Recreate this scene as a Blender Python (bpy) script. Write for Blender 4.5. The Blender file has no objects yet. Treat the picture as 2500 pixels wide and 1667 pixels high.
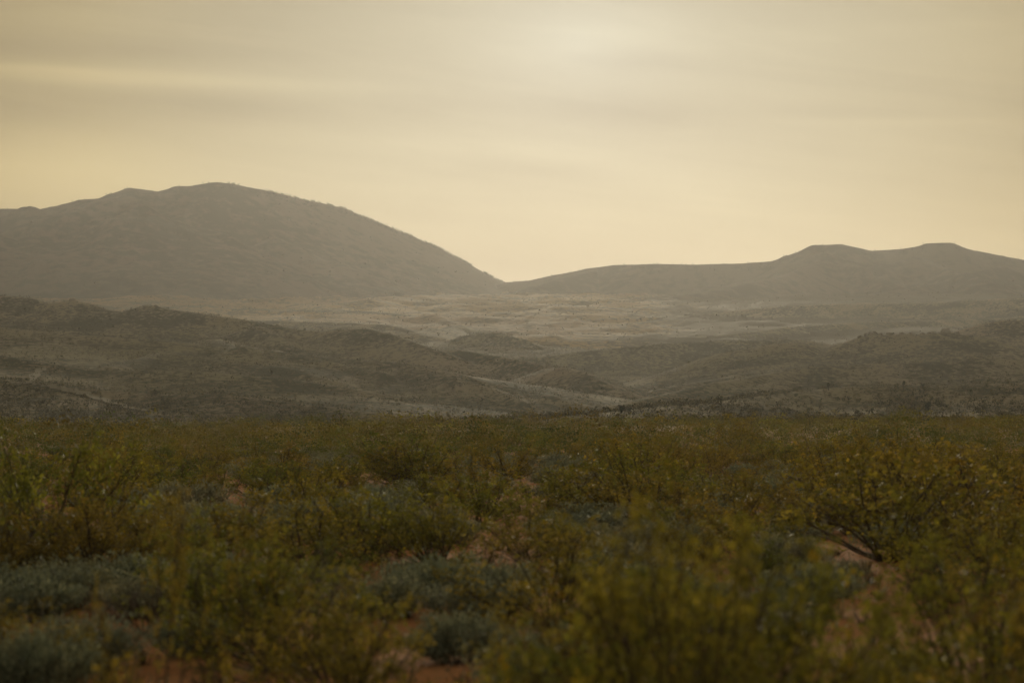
import bpy, math, random
import numpy as np
from math import radians, pi
random.seed(7); RNG = np.random.default_rng(7)
sc = bpy.context.scene
COL = sc.collection

# ------------------------------------------------------------------ camera
EYE = 2.2
FPX = 85.0/36.0*2352.0            # focal length in units of a 2352 px wide picture
HORIZON = 950.0
PITCH = math.atan((HORIZON-784.0)/FPX)
cam_d = bpy.data.cameras.new('camera'); cam = bpy.data.objects.new('camera', cam_d); COL.objects.link(cam)
cam.location = (0, 0, EYE); cam.rotation_euler = (pi/2+PITCH, 0, 0)
cam_d.lens = 85; cam_d.sensor_width = 36; cam_d.clip_start = 0.1; cam_d.clip_end = 40000
cam_d.dof.use_dof = True; cam_d.dof.focus_distance = 190; cam_d.dof.aperture_fstop = 2.0
sc.camera = cam

# ------------------------------------------------------------------ light, sky, exposure
SUN_EL = radians(8.6); SUN_AZ = radians(2.0)      # azimuth measured right of straight ahead
sc.view_settings.view_transform = 'Standard'; sc.view_settings.look = 'None'
sc.view_settings.exposure = 0.0; sc.view_settings.gamma = 1
sc.cycles.use_denoising = True
sc.cycles.max_bounces = 5; sc.cycles.diffuse_bounces = 2; sc.cycles.glossy_bounces = 1
sc.cycles.transmission_bounces = 3; sc.cycles.volume_bounces = 0; sc.cycles.transparent_max_bounces = 6
sun_d = bpy.data.lights.new('sun', 'SUN'); sun_d.energy = 1.9; sun_d.angle = radians(3.0)
sun_d.color = (1.0, 0.87, 0.63)
sun = bpy.data.objects.new('sun', sun_d); COL.objects.link(sun)
sun.rotation_euler = (pi/2-SUN_EL, 0, pi-SUN_AZ)
sun.location = (0, 0, 60)

w = bpy.data.worlds.new("World"); sc.world = w; w.use_nodes = True
nt = w.node_tree; nt.nodes.clear()

class NG:                                           # tiny node helper
    def __init__(s, nt): s.nt = nt
    def n(s, typ, ins=None, **kw):
        nd = s.nt.nodes.new(typ)
        for k, v in kw.items(): setattr(nd, k, v)
        for k, v in (ins or {}).items():
            if isinstance(v, bpy.types.NodeSocket): s.nt.links.new(v, nd.inputs[k])
            elif v is not None: nd.inputs[k].default_value = v
        return nd
    def m(s, op, a, b=None, c=None, clamp=False):
        nd = s.n('ShaderNodeMath', {0: a, 1: b, 2: c}, operation=op, use_clamp=clamp); return nd.outputs[0]
    def mix(s, f, a, b, typ='MIX'):
        nd = s.n('ShaderNodeMix', None, data_type='RGBA', blend_type=typ)
        for k, v in ((0, f), (6, a), (7, b)):
            if isinstance(v, bpy.types.NodeSocket): s.nt.links.new(v, nd.inputs[k])
            else: nd.inputs[k].default_value = v if k == 0 or len(v) == 4 else (*v, 1)
        return nd.outputs[2]
    def ramp(s, f, pts, interp='LINEAR'):
        nd = s.n('ShaderNodeValToRGB', {0: f}); cr = nd.color_ramp; cr.interpolation = interp
        while len(cr.elements) < len(pts): cr.elements.new(0.5)
        for e, (p, c) in zip(cr.elements, pts):
            e.position = p; e.color = (c, c, c, 1) if not hasattr(c, '__len__') else (*c, 1)
        return nd.outputs[0]
    def noise(s, vec, scale, detail=4, rough=0.55, dist=0.0, ntype='FBM'):
        nd = s.n('ShaderNodeTexNoise', {'Vector': vec, 'Scale': scale, 'Detail': detail, 'Roughness': rough, 'Distortion': dist})
        return nd.outputs[0]

g = NG(nt)
sky = g.n('ShaderNodeTexSky', sky_type='NISHITA', sun_disc=False, sun_elevation=SUN_EL, sun_rotation=SUN_AZ,
          air_density=1.0, dust_density=3.0, ozone_density=1.0)
tc = g.n('ShaderNodeTexCoord').outputs['Generated']
sep = g.n('ShaderNodeSeparateXYZ', {0: tc})
X, Y, Z = sep.outputs
# veiled glow: brightness of the cloud sheet falls with the angle from the hidden sun inside the view
GL_EL = radians(8.7); GL_AZ = radians(1.6)
sd = (math.sin(GL_AZ)*math.cos(GL_EL), math.cos(GL_AZ)*math.cos(GL_EL), math.sin(GL_EL))
dv = g.n('ShaderNodeVectorMath', {0: tc, 1: sd}, operation='SUBTRACT').outputs[0]
dv = g.n('ShaderNodeVectorMath', {0: dv, 1: (0.85, 1.0, 1.15)}, operation='MULTIPLY').outputs[0]
ang = g.m('MULTIPLY', g.n('ShaderNodeVectorMath', {0: dv}, operation='LENGTH').outputs['Value'], 57.3/90.0)
glow = g.ramp(ang, [(0.0, (0.48, 0.48, 0.415)), (0.03, (0.415, 0.40, 0.315)), (0.062, (0.375, 0.345, 0.245)), (0.11, (0.345, 0.283, 0.155)), (0.135, (0.30, 0.235, 0.115)), (0.155, (0.215, 0.163, 0.075)),
                    (0.30, (0.36, 0.31, 0.18)), (0.6, (0.36, 0.34, 0.24)), (1.0, (0.32, 0.32, 0.25))])  # sky outside the view raised to brighten the foreground
# cloud streaks
sx = g.m('MULTIPLY', X, 5.0); sz = g.m('ADD', g.m('MULTIPLY', Z, 34.0), g.m('MULTIPLY', X, 3.0))
cv = g.n('ShaderNodeCombineXYZ', {0: sx, 1: g.m('MULTIPLY', Y, 2.0), 2: sz}).outputs[0]
n1 = g.noise(cv, 1.1, 4, 0.5, 0.8)
cv2 = g.n('ShaderNodeCombineXYZ', {0: g.m('MULTIPLY', X, 9.0), 1: 3.7, 2: g.m('ADD', g.m('MULTIPLY', Z, 90.0), g.m('MULTIPLY', X, 14.0))}).outputs[0]
n2 = g.noise(cv2, 1.1, 5, 0.6, 0.3)
def band(xc, xw, zc, zh, tilt, amp):      # one soft streak of cloud, direction space
    dz = g.m('DIVIDE', g.m('SUBTRACT', Z, g.m('ADD', zc, g.m('MULTIPLY', g.m('SUBTRACT', X, xc), tilt))), zh)
    dx = g.m('DIVIDE', g.m('SUBTRACT', X, xc), xw)
    r = g.m('ADD', g.m('MULTIPLY', dz, dz), g.m('MULTIPLY', dx, dx))
    return g.m('MULTIPLY', g.m('EXPONENT', g.m('MULTIPLY', r, -1.0)), amp)
px = lambda x: (x-1176)/FPX
pz = lambda y: (HORIZON-y)/FPX
bands = [band(px(1200), .075, pz(640), .014, 0, -.30), band(px(60), .075, pz(400), .016, -.03, .44),
         band(px(260), .085, pz(135), .0060, -.01, -.20), band(px(380), .085, pz(197), .0030, -.02, .22), band(px(40), .06, pz(176), .0018, -.02, .16),
         band(px(520), .040, pz(255), .0075, -.03, -.20), band(px(120), .05, pz(262), .010, 0, -.12), band(px(560), .05, pz(60), .011, .05, -.12),
         band(px(1360), .050, pz(85), .011, .05, .13), band(px(1420), .055, pz(262), .0065, -.05, -.15), band(px(1000), .075, pz(335), .008, -.05, .13),
         band(px(800), .06, pz(420), .010, -.06, .12), band(px(1640), .045, pz(470), .006, -.14, .10), band(px(1240), .035, pz(398), .004, -.05, -.07),
         band(px(2000), .05, pz(268), .0035, -.03, -.08), band(px(2060), .05, pz(292), .0020, -.02, .08), band(px(2420), .030, pz(200), .06, 0, -.14), band(px(30), .03, pz(60), .03, 0, -.08)]
tot = g.m('ADD', g.m('MULTIPLY', g.m('SUBTRACT', n1, 0.5), 0.34), g.m('MULTIPLY', g.m('SUBTRACT', n2, 0.5), 0.16))
front = g.m('GREATER_THAN', Y, 0.0)
for b in bands: tot = g.m('ADD', tot, g.m('MULTIPLY', b, front))
mul = g.m('ADD', 1.0, tot)
cloud = g.n('ShaderNodeVectorMath', {0: glow, 1: g.n('ShaderNodeCombineXYZ', {0: mul, 1: mul, 2: g.m('ADD', g.m('MULTIPLY', tot, 0.85), 1.0)}).outputs[0]}, operation='MULTIPLY').outputs[0]
warm = g.ramp(Z, [(0.0, (1.0, 0.94, 0.86)), (0.05, (1.0, 0.98, 0.95)), (0.10, (1.0, 1, 1)), (0.2, (1, 1, 1.0))])
cloud = g.mix(1.0, cloud, warm, 'MULTIPLY')
bg1 = g.n('ShaderNodeBackground', {'Color': sky.outputs[0], 'Strength': 0.07})
bg2 = g.n('ShaderNodeBackground', {'Color': cloud, 'Strength': 0.95})
mixs = g.n('ShaderNodeMixShader', {0: 0.97, 1: bg1.outputs[0], 2: bg2.outputs[0]})
g.n('ShaderNodeOutputWorld', {'Surface': mixs.outputs[0]})

# ------------------------------------------------------------------ noise in numpy
def _h(ix, iy, s):
    n = (ix.astype(np.int64)*374761393 + iy.astype(np.int64)*668265263 + s*1442695041) & 0x7fffffff
    n = ((n ^ (n >> 13))*1274126177) & 0x7fffffff
    return ((n ^ (n >> 16)) & 0xffff)/65535.0
def vnoise(x, y, s=0):
    ix = np.floor(x); iy = np.floor(y); fx = x-ix; fy = y-iy
    ix = ix.astype(np.int64); iy = iy.astype(np.int64)
    u = fx*fx*fx*(fx*(fx*6-15)+10); v = fy*fy*fy*(fy*(fy*6-15)+10)
    a = _h(ix, iy, s); b = _h(ix+1, iy, s); c = _h(ix, iy+1, s); d = _h(ix+1, iy+1, s)
    return (a*(1-u)+b*u)*(1-v)+(c*(1-u)+d*u)*v*1.0
def fbm(x, y, s=0, octv=4, gain=0.5, lac=2.03):
    t = 0; a = 1.0; n = 0
    for i in range(octv):
        t = t+a*(vnoise(x, y, s+i)*2-1); n += a; a *= gain; x = x*lac+13.1; y = y*lac+7.7
    return t/n
def ridged(x, y, s=0, octv=4):
    t = 0; a = 1.0; n = 0
    for i in range(octv):
        t = t+a*(1-np.abs(vnoise(x, y, s+i)*2-1)*2); n += a; a *= 0.5; x = x*2.03+5.1; y = y*2.03+3.3
    return t/n
sstep = lambda a, b, x: (lambda t: t*t*(3-2*t))(np.clip((x-a)/(b-a), 0, 1))

# ------------------------------------------------------------------ picture <-> world
cth, sth = math.cos(PITCH), math.sin(PITCH)
def ray(x, y):                     # direction with Y component 1
    u = x-1176.0; v = 784.0-y
    dy = FPX*cth-v*sth; dz = FPX*sth+v*cth
    return u/dy, dz/dy
def P(x, y, d):
    a, b = ray(x, y); return (a*d, d, EYE+b*d)
def colx(X_, Y_):                  # picture column above ground point (approx.)
    return 1176+X_/np.maximum(Y_, 1.0)*FPX

def polyline(pts):
    out = []; last = None
    for i, p in enumerate(pts):
        if len(p) == 2: p = (p[0], p[1], None)
        out.append(list(p))
    # fill missing distances by interpolation on x
    ks = [i for i, p in enumerate(out) if p[2] is not None]
    for i, p in enumerate(out):
        if p[2] is None:
            lo = max(k for k in ks if k < i); hi = min(k for k in ks if k > i)
            t = (i-lo)/(hi-lo); p[2] = out[lo][2]*(1-t)+out[hi][2]*t
    return np.array([P(*p) for p in out])

RIDGES = []   # (tag, points, k_front, k_back, round)
def ridge(tag, pts, kf, kb, r):
    pl = polyline(pts); dm = pl[:, 1].mean()
    k1, L = {'mountain': (.62, 260.), 'hills': (.50, 10+dm*.016), 'near_hill': (.28, 24.), 'foothills': (.34, 14.)}[tag]
    RIDGES.append((tag, pl, kf, kb, min(r, 2+dm*.002), k1, L))
ridge('mountain', [(-500,500,4500),(-200,470,4550),(0,480,4600),(40,480),(70,485),(120,475),(150,468),(185,459),(225,457),(260,445),(300,432),(345,438),(362,441),(405,429),(440,428),(480,422),(500,420,4700),(540,425),(600,437),(650,449),(700,463),(740,469),(785,478),(830,496),(880,517),(930,537),(980,560),(1040,592),(1100,624),(1150,646),(1168,652,5050),(1230,700,5050)], .42, .5, 35)
ridge('mountain', [(1100,665,4900),(1165,650,4800),(1215,646),(1300,628),(1350,617),(1410,608),(1505,606,4500),(1606,608),(1685,604),(1771,600),(1811,586),(1860,570),(1869,564),(1930,563),(2002,578),(2059,575),(2099,568),(2131,559),(2182,557),(2189,561),(2239,576),(2297,586),(2352,597),(2600,630,4400),(3000,640,4400)], .26, .4, 18)
ridge('hills', [(1380,742,3250),(1505,728,3200),(1678,714,3100),(1793,705),(1930,698),(2117,696),(2352,685,2950),(2700,675,2950)], .13, .1, 30)
ridge('hills', [(560,734,2450),(753,738,2350),(900,746,2250),(1000,770,2150),(1060,792,2080)], .18, .1, 40)
ridge('hills', [(1040,785,2050),(1070,771),(1110,766),(1150,769),(1190,778),(1253,800,1950)], .2, .2, 18)
ridge('hills', [(1190,830,1700),(1215,824),(1300,812),(1400,800),(1480,791),(1553,787),(1700,784),(1800,780,1800),(1860,783),(1960,800,1800)], .16, .2, 25)
ridge('hills', [(-600,640,1600),(-200,668,1540),(0,678,1500),(60,684),(110,697),(140,694),(165,689),(200,697),(230,711),(290,717,1450),(330,704),(355,702),(400,712),(480,724),(560,735),(640,747),(700,757),(740,761,1400),(790,755),(845,753),(880,762),(923,775,1340),(998,802,1300)], .17, .22, 10)
ridge('hills', [(930,795,1390),(1000,803,1380),(1059,804),(1161,820),(1256,840,1250),(1300,868,1180),(1400,925,1050)], .16, .2, 12)
ridge('hills', [(1225,860,1180),(1262,848),(1300,843),(1335,853),(1365,871),(1433,905,1080)], .17, .22, 10)
ridge('hills', [(1560,845,1420),(1620,822),(1660,811,1400),(1757,793),(1811,788),(1858,793),(1890,800,1420),(1937,787),(1973,776),(2002,768),(2045,768),(2117,767),(2175,762),(2210,768),(2260,775,1400)], .15, .2, 8)
ridge('hills', [(2150,780,1650),(2207,757,1650),(2261,743),(2297,736),(2352,734),(2480,730),(2800,715,1600)], .16, .2, 10)
ridge('hills', [(1350,940,920),(1400,931,930),(1450,922,950),(1505,909),(1553,897),(1649,876,1020),(1804,851,1080),(1865,842),(1937,838),(2027,832),(2140,834),(2218,829),(2247,817),(2290,822),(2352,826,1120),(2700,815,1100)], .055, .16, 8)
ridge('foothills', [(-500,700,1200),(-200,735,1180),(0,752,1160),(200,772),(400,786),(600,802),(753,821,1120),(889,829),(957,839),(1032,856),(1127,881),(1229,900),(1263,909),(1320,924),(1385,939,960)], .13, .16, 8)
ridge('foothills', [(-500,760,1000),(-200,795,980),(0,818,960),(68,828),(153,842),(272,856),(374,846),(500,858),(650,870),(838,897),(923,912),(991,925),(1090,943,880)], .11, .14, 6)
ridge('foothills', [(-400,830,830),(0,868,800),(120,884),(200,897),(350,908),(500,905),(650,922),(800,938),(900,952,740)], .08, .12, 6)
ridge('hills', [(1480,782,2330),(1560,776,2330),(1650,768,2350),(1800,752,2450),(2000,740,2550),(2352,728,2700),(2700,720,2750)], .10, .14, 14)
ridge('hills', [(1150,748,2900),(1290,738,2950),(1400,731,3000),(1530,728,3050),(1650,722,3150)], .10, .14, 14)
ridge('hills', [(300,702,3250),(500,708,3250),(700,712,3200),(850,716,3150),(950,726,3050),(1020,742,2950)], .10, .13, 14)
ridge('mountain', [(1360,622,4550),(1260,650,4400),(1180,672,4250),(1080,690,4100),(980,700,3950)], .20, .26, 14)
ridge('mountain', [(1900,600,4250),(1780,640,4050),(1640,668,3850),(1500,690,3700)], .22, .26, 14)
ridge('mountain', [(2300,610,4250),(2180,645,4050),(2040,672,3850),(1930,688,3700)], .22, .26, 14)
ridge('foothills', [(1400,925,1130),(1480,902,1160),(1560,882,1200),(1700,860,1250),(1850,842,1300)], .12, .14, 6)
ridge('near_hill', [(1300,957,480),(1340,953,500),(1440,944,535),(1505,936,560),(1577,930,590),(1649,924,620),(1757,909,660),(1865,894,690),(1955,886,700),(2117,886,710),(2352,881,720),(2800,870,720)], .040, .10, 6)

def interp(d, t): return np.interp(d, [p[0] for p in t], [p[1] for p in t])
BL = [(0,0),(395,0.1),(440,-1.2),(540,-9),(650,-9),(800,-6),(950,0),(1200,12),(1500,22),(1800,36)]
BR = [(0,0),(430,0.0),(560,-1),(650,-4),(760,-4),(900,0.5),(1200,8),(1500,16),(1800,34)]
BF = [(1800,34),(2000,46),(2300,72),(3000,118),(3600,166),(4300,214),(4700,222),(5300,205),(6000,200),(7000,120),(9500,60)]
def base(X_, Y_):
    d = np.hypot(X_, Y_); d = np.where(Y_ < 0, np.minimum(d, 380), d)
    cx = colx(X_, Y_); wgt = sstep(1290, 1480, cx); wgt = np.where(Y_ < 40, 0.5, wgt)
    b = interp(d, BL)*(1-wgt)+interp(d, BR)*wgt
    can = np.exp(-((cx-1400)/90.0)**2)*sstep(470, 640, d)*(1-sstep(1100, 1500, d))*5
    b = b-can
    b = np.where(d > 1800, interp(d, BF), b)
    # side of the frame falloff of the far slope so the world closes outside the view
    return b

def tents(X_, Y_, ridges):
    best = np.full(X_.shape, -1e9); tag = np.zeros(X_.shape, np.int8)
    for ri, (tg, pts, kf, kb, r, k1, L) in enumerate(ridges):
        lo = pts[:, 1].min(); hi = pts[:, 1].max()
        hmax = 480
        m = (Y_ > lo-2500) & (Y_ < hi+2500) & (Y_ > 380)
        if not m.any(): continue
        xs = X_[m]; ys = Y_[m]; z = np.full(xs.shape, -1e9)
        for a, b in zip(pts[:-1], pts[1:]):
            ab = b[:2]-a[:2]; L2 = (ab**2).sum()
            t = np.clip(((xs-a[0])*ab[0]+(ys-a[1])*ab[1])/L2, 0, 1)
            cx_ = a[0]+t*ab[0]; cy_ = a[1]+t*ab[1]
            dx = xs-cx_; dy = ys-cy_
            D = np.hypot(dx, dy); bl = sstep(-.3, .3, dy/np.maximum(D, 1e-3))
            k = kf*(1-bl)+kb*bl
            D_ = np.sqrt(D*D+r*r)-r; h = a[2]+t*(b[2]-a[2])-k*D_-(k1-k)*L*(1-np.exp(-D_/L))
            z = np.maximum(z, h)
        cur = best[m]; up = z > cur
        cur = np.where(up, z, cur); best[m] = cur
        tt = tag[m]; tt[up] = {'mountain': 3, 'hills': 2, 'foothills': 2, 'near_hill': 1}[tg]; tag[m] = tt
    return best, tag

def smax(a, b, s):
    h = np.clip(0.5+0.5*(a-b)/s, 0, 1)
    return b*(1-h)+a*h+s*h*(1-h)

def height(X_, Y_, spurs=True, noise=True):
    X_ = np.asarray(X_, float); Y_ = np.asarray(Y_, float)
    wx = X_; wy = Y_
    b = base(X_, Y_)
    t, tg = tents(wx, wy, RIDGES)
    s = np.clip(Y_*0.002, 0.8, 8)
    over = t-b
    z = np.where(Y_ > 380, smax(t, b, s), b)
    tag = np.where(over > 0, tg, 0)
    if spurs and SPURS:
        sp, tg2 = tents(X_, Y_, SPURS)
        s2 = np.clip(Y_*0.0006, 0.3, 2.5)
        up = sp > z
        z2 = smax(sp, z, s2); z = np.where(Y_ > 380, z2, z)
        tag = np.where(up & (tag == 0), tg2, tag)
    if noise:
        # gullies and swells, growing with the size of the landforms, quiet on crest lines
        amp = sstep(600, 4500, Y_)
        crest = np.exp(-np.abs(t-z)/np.clip(Y_*0.003, 1, 14))*(over > 0)
        q = 1-0.85*crest
        z = z+q*sstep(430, 700, Y_)*(fbm(X_/70, Y_/150, 3, 4)*(3.2+amp*6.0))
        z = z+q*sstep(1700, 2200, Y_)*(1-sstep(3700, 4300, Y_))*(fbm(X_/210+fbm(X_/150, Y_/150, 70, 2)*.5, Y_/130, 71, 3)*5-1)
        z = z+q*sstep(560, 760, Y_)*(1-sstep(1500, 1900, Y_))*fbm(X_/38+fbm(X_/90, Y_/90, 80, 2)*1.5, Y_/90+X_/160, 81, 3)*3.2
        z = z+q*sstep(500, 900, Y_)*ridged(X_/(60+230*amp)+fbm(X_/200, Y_/200, 9, 2)*.8, Y_/(200+700*amp), 17, 2)*(0.8+amp*13.0)*sstep(0, 14, np.maximum(over, 2))
        z = z+sstep(430, 900, Y_)*fbm(X_/16, Y_/22, 31, 3)*(0.35+amp*0.25*(over > 0))*(0.35+0.65*q)
        z = z+sstep(20, 80, Y_)*(1-sstep(380, 420, Y_))*fbm(X_/30, Y_/60, 77, 2)*(.3+.35*sstep(150, 400, Y_))
        z = z+X_*0.008*sstep(60, 320, Y_)*(1-sstep(430, 620, Y_))
        z = z+np.where(Y_ < 60, fbm(X_/3.0, Y_/3.0, 55, 2)*0.04, 0)
    return z, tag

def hit(x, y, d0=30, d1=7000, spurs=True, noise=True, n=900):
    a, b = ray(x, y)
    d = np.exp(np.linspace(math.log(d0), math.log(d1), n))
    z, _ = height(a*d, d, spurs, noise)
    below = np.nonzero(z >= EYE+b*d)[0]
    if not len(below): return None
    i = below[0]
    return (a*d[i], d[i], z[i])

SPURS = []
def spur(tg, pts, prot, k, r=3, d0=450):
    out = []
    for x, y in pts:
        h = hit(x, y, d0=d0, spurs=False, noise=False, n=1500)
        if h is None: continue
        d = h[1]-prot*(1.9 if tg == 'mountain' else 1.0)
        out.append(P(x, y, d))
    if len(out) > 1: NEW.append((tg, np.array(out), k*.8, k*.8, r*(1.2 if tg == 'mountain' else 1.0), (.62 if tg == 'mountain' else .42), (45. if tg == 'mountain' else 14.)))
NEW = []
spur('mountain', [(75,487),(140,512),(204,539),(240,563),(289,618)], 110, .42, 22)
spur('mountain', [(262,458),(320,478),(391,512),(459,556),(561,600),(663,621),(782,636)], 110, .42, 22)
spur('mountain', [(-80,520),(0,534),(68,553),(129,577),(272,592),(367,616),(430,650)], 150, .42, 20)
spur('mountain', [(-80,555),(0,573),(44,587),(112,611),(163,628),(231,650),(300,672)], 130, .4, 9)
spur('mountain', [(-60,592),(0,597),(68,600),(153,617),(200,640)], 120, .4, 8)
spur('mountain', [(430,575),(510,607),(578,634),(646,664)], 110, .4, 18)
spur('mountain', [(0,640),(68,646),(170,658),(238,676)], 80, .3, 10)
spur('mountain', [(640,540),(720,590),(800,625),(860,650)], 80, .35, 26)
spur('mountain', [(2100,590),(2170,625),(2260,650),(2352,665)], 80, .3, 20)
spur('mountain', [(1880,590),(1800,625),(1690,650),(1600,662)], 70, .3, 26)
spur('hills', [(980,862),(1042,876),(1144,901),(1205,925)], 14, .15, 3)
spur('hills', [(250,845),(296,831),(374,808),(452,820),(544,838),(640,850),(760,880)], 26, .14, 4)
spur('hills', [(60,745),(160,760),(280,772),(420,785),(560,800)], 24, .16, 5)
spur('hills', [(600,811),(700,822),(800,850),(880,868)], 18, .14, 3)
spur('hills', [(1505,926),(1600,906),(1700,890),(1800,874)], 14, .10, 3)
spur('hills', [(600,752),(680,800),(730,815)], 22, .17, 5)
spur('hills', [(660,745),(800,750),(950,762),(1050,752),(1120,760)], 60, .10, 12)
SPURS.extend(NEW)

# ------------------------------------------------------------------ material helpers
def mat(name):
    m = bpy.data.materials.new(name); m.use_nodes = True; m.node_tree.nodes.clear(); return m, NG(m.node_tree)
def pbsdf(g, color, rough=0.9, normal=None, spec=0.25):
    b = g.n('ShaderNodeBsdfPrincipled', {'Base Color': color if isinstance(color, bpy.types.NodeSocket) else (*color, 1), 'Roughness': rough, 'Specular IOR Level': spec})
    if normal is not None: g.nt.links.new(normal, b.inputs['Normal'])
    return b
def out(g, s): g.n('ShaderNodeOutputMaterial', {'Surface': s.outputs[0]})

SHEEN = 0.028
def terrain_mat(name, soil, scrub, grass, cover, tiny, bumpd, right_shade=False):
    m, g = mat(name)
    pos = g.n('ShaderNodeNewGeometry').outputs['Position']
    flat = g.n('ShaderNodeVectorMath', {0: pos, 1: (1, 1, 0.3)}, operation='MULTIPLY').outputs[0]
    nA = g.noise(flat, 1/tiny, 3, 0.7)
    nB = g.noise(flat, 1/(tiny*14), 4, 0.6, 0.5)
    nC = g.noise(flat, 1/(tiny*70), 3, 0.5, 0.8)
    c = g.mix(g.ramp(nC, [(0.34, 0.0), (0.66, 1.0)]), soil, grass)
    thr = g.m('ADD', nA, g.m('MULTIPLY', g.m('SUBTRACT', nB, 0.5), 0.9))
    if right_shade:      # shade on the right-hand flats painted in as extra scrub colour
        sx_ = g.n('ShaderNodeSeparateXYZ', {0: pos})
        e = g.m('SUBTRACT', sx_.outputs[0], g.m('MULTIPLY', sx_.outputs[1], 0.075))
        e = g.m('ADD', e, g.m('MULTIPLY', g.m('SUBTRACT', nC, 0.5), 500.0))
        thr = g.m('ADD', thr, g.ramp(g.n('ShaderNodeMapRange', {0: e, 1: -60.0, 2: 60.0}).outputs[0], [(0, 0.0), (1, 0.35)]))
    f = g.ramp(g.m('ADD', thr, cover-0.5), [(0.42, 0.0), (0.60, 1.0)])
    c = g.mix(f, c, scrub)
    bmp = g.n('ShaderNodeBump', {'Strength': 0.9, 'Distance': bumpd, 'Height': g.m('ADD', nA, g.m('MULTIPLY', nB, 2.0))})
    out(g, pbsdf(g, c, 1.0, bmp.outputs[0], SHEEN)); return m

M = {}
M['mountain'] = terrain_mat('mountain_scrub', (.112,.076,.054), (.060,.049,.031), (.078,.066,.038), 0.50, 24.0, 0.12)
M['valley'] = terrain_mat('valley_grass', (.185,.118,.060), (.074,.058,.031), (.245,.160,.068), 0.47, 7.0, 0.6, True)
M['hills'] = terrain_mat('hill_soil', (.200,.148,.098), (.060,.053,.031), (.165,.132,.074), 0.52, 3.0, 0.3)
M['near_hill'] = terrain_mat('near_hill_soil', (.23,.17,.11), (.07,.06,.036), (.19,.15,.088), 0.50, 1.6, 0.15)
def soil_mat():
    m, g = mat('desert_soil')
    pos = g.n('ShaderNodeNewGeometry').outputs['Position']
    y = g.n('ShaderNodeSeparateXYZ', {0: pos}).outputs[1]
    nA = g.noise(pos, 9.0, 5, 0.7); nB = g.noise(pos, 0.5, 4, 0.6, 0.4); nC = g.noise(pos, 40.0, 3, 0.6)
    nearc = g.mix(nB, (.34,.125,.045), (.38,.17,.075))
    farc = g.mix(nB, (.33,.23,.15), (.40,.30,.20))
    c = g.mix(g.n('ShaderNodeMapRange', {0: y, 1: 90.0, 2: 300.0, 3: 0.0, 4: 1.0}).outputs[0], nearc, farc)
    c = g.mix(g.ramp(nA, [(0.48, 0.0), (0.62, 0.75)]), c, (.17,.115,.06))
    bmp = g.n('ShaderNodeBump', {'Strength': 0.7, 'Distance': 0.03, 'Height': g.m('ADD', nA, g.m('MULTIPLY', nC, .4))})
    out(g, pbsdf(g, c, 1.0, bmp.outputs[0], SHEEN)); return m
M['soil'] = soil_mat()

def leaf_mat(name, cols, transl, rough, spec, tcol):
    """leaf colour varies from plant to plant (object colour / tint attribute), with a translucent share"""
    m, g = mat(name)
    t = g.n('ShaderNodeAttribute', attribute_name='tint').outputs['Fac']
    oc = g.n('ShaderNodeObjectInfo').outputs['Color']
    ocr = g.n('ShaderNodeSeparateColor', {0: oc}).outputs[0]
    f = g.m('FRACT', g.m('ADD', t, ocr))
    base_ = g.ramp(f, [(i/(len(cols)-1), c) for i, c in enumerate(cols)])
    lf = g.n('ShaderNodeAttribute', attribute_name='leafvar').outputs['Fac']
    base_ = g.mix(1.0, base_, g.ramp(lf, [(0.0, (.38,.42,.5)), (0.6, (.95,.95,.95)), (1.0, (1.9,1.75,1.6))]), 'MULTIPLY')
    p = pbsdf(g, base_, rough, None, spec)
    tl = g.n('ShaderNodeBsdfTranslucent', {0: g.mix(1.0, base_, tcol, 'MULTIPLY')})
    mx = g.n('ShaderNodeMixShader', {0: transl, 1: p.outputs[0], 2: tl.outputs[0]})
    out(g, mx); return m
CREO = [(.125,.138,.030), (.165,.160,.030), (.185,.160,.032), (.190,.140,.034), (.140,.140,.032), (.095,.118,.030), (.125,.138,.030)]
M['creosote'] = leaf_mat('creosote_leaf', CREO, 0.45, 0.62, 0.25, (1.4,1.25,.6,1))
M['creosote_far'] = leaf_mat('creosote_leaf_far', [tuple(v*.92 for v in c) for c in CREO], 0.22, 0.62, 0.25, (1.4,1.25,.6,1))
M['sage'] = leaf_mat('sage_leaf', [(.225,.235,.150), (.25,.25,.175), (.21,.22,.14), (.26,.235,.15), (.225,.235,.150)], 0.25, 0.7, 0.2, (1.1,1.05,.8,1))
M['dry'] = leaf_mat('dry_blade', [(.22,.155,.085), (.18,.12,.065), (.26,.20,.11), (.22,.155,.085)], 0.35, 0.7, 0.2, (1.1,1,.8,1))
M['scrub'] = leaf_mat('far_scrub_leaf', [(.058,.053,.026), (.072,.062,.030), (.054,.052,.029), (.082,.070,.038), (.058,.053,.026)], 0.20, 0.7, 0.15, (1.3,1.1,.7,1))
def simple(name, c, rough=.8, var=.3, sc_=30):
    m, g = mat(name)
    pos = g.n('ShaderNodeTexCoord').outputs['Object']
    n = g.noise(pos, sc_, 3)
    col = g.mix(n, tuple(v*(1-var) for v in c), tuple(v*(1+var) for v in c))
    out(g, pbsdf(g, col, rough, spec=.03, normal=g.n('ShaderNodeBump', {'Strength': .5, 'Distance': .01, 'Height': n}).outputs[0])); return m
M['bark'] = simple('stem_bark', (.085,.062,.042))
M['deadwood'] = simple('dead_stem', (.10,.075,.058))
M['flower'] = simple('yellow_petal', (.55,.34,.02))
M['seed'] = simple('seed_glint', (.34,.29,.19))  # pale seed colour, doubling as painted glints on the glossy leaves
M['post'] = simple('weathered_post', (.06,.045,.035))
M['wire'] = simple('rusty_wire', (.07,.05,.04))
M['trunk'] = simple('tree_trunk', (.07,.055,.04))
M['rock'] = simple('granite_boulder', (.20,.16,.12), .9, .35, .6)
M['track'] = simple('dirt_track', (.18,.145,.10), .95, .3, .3)
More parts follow.
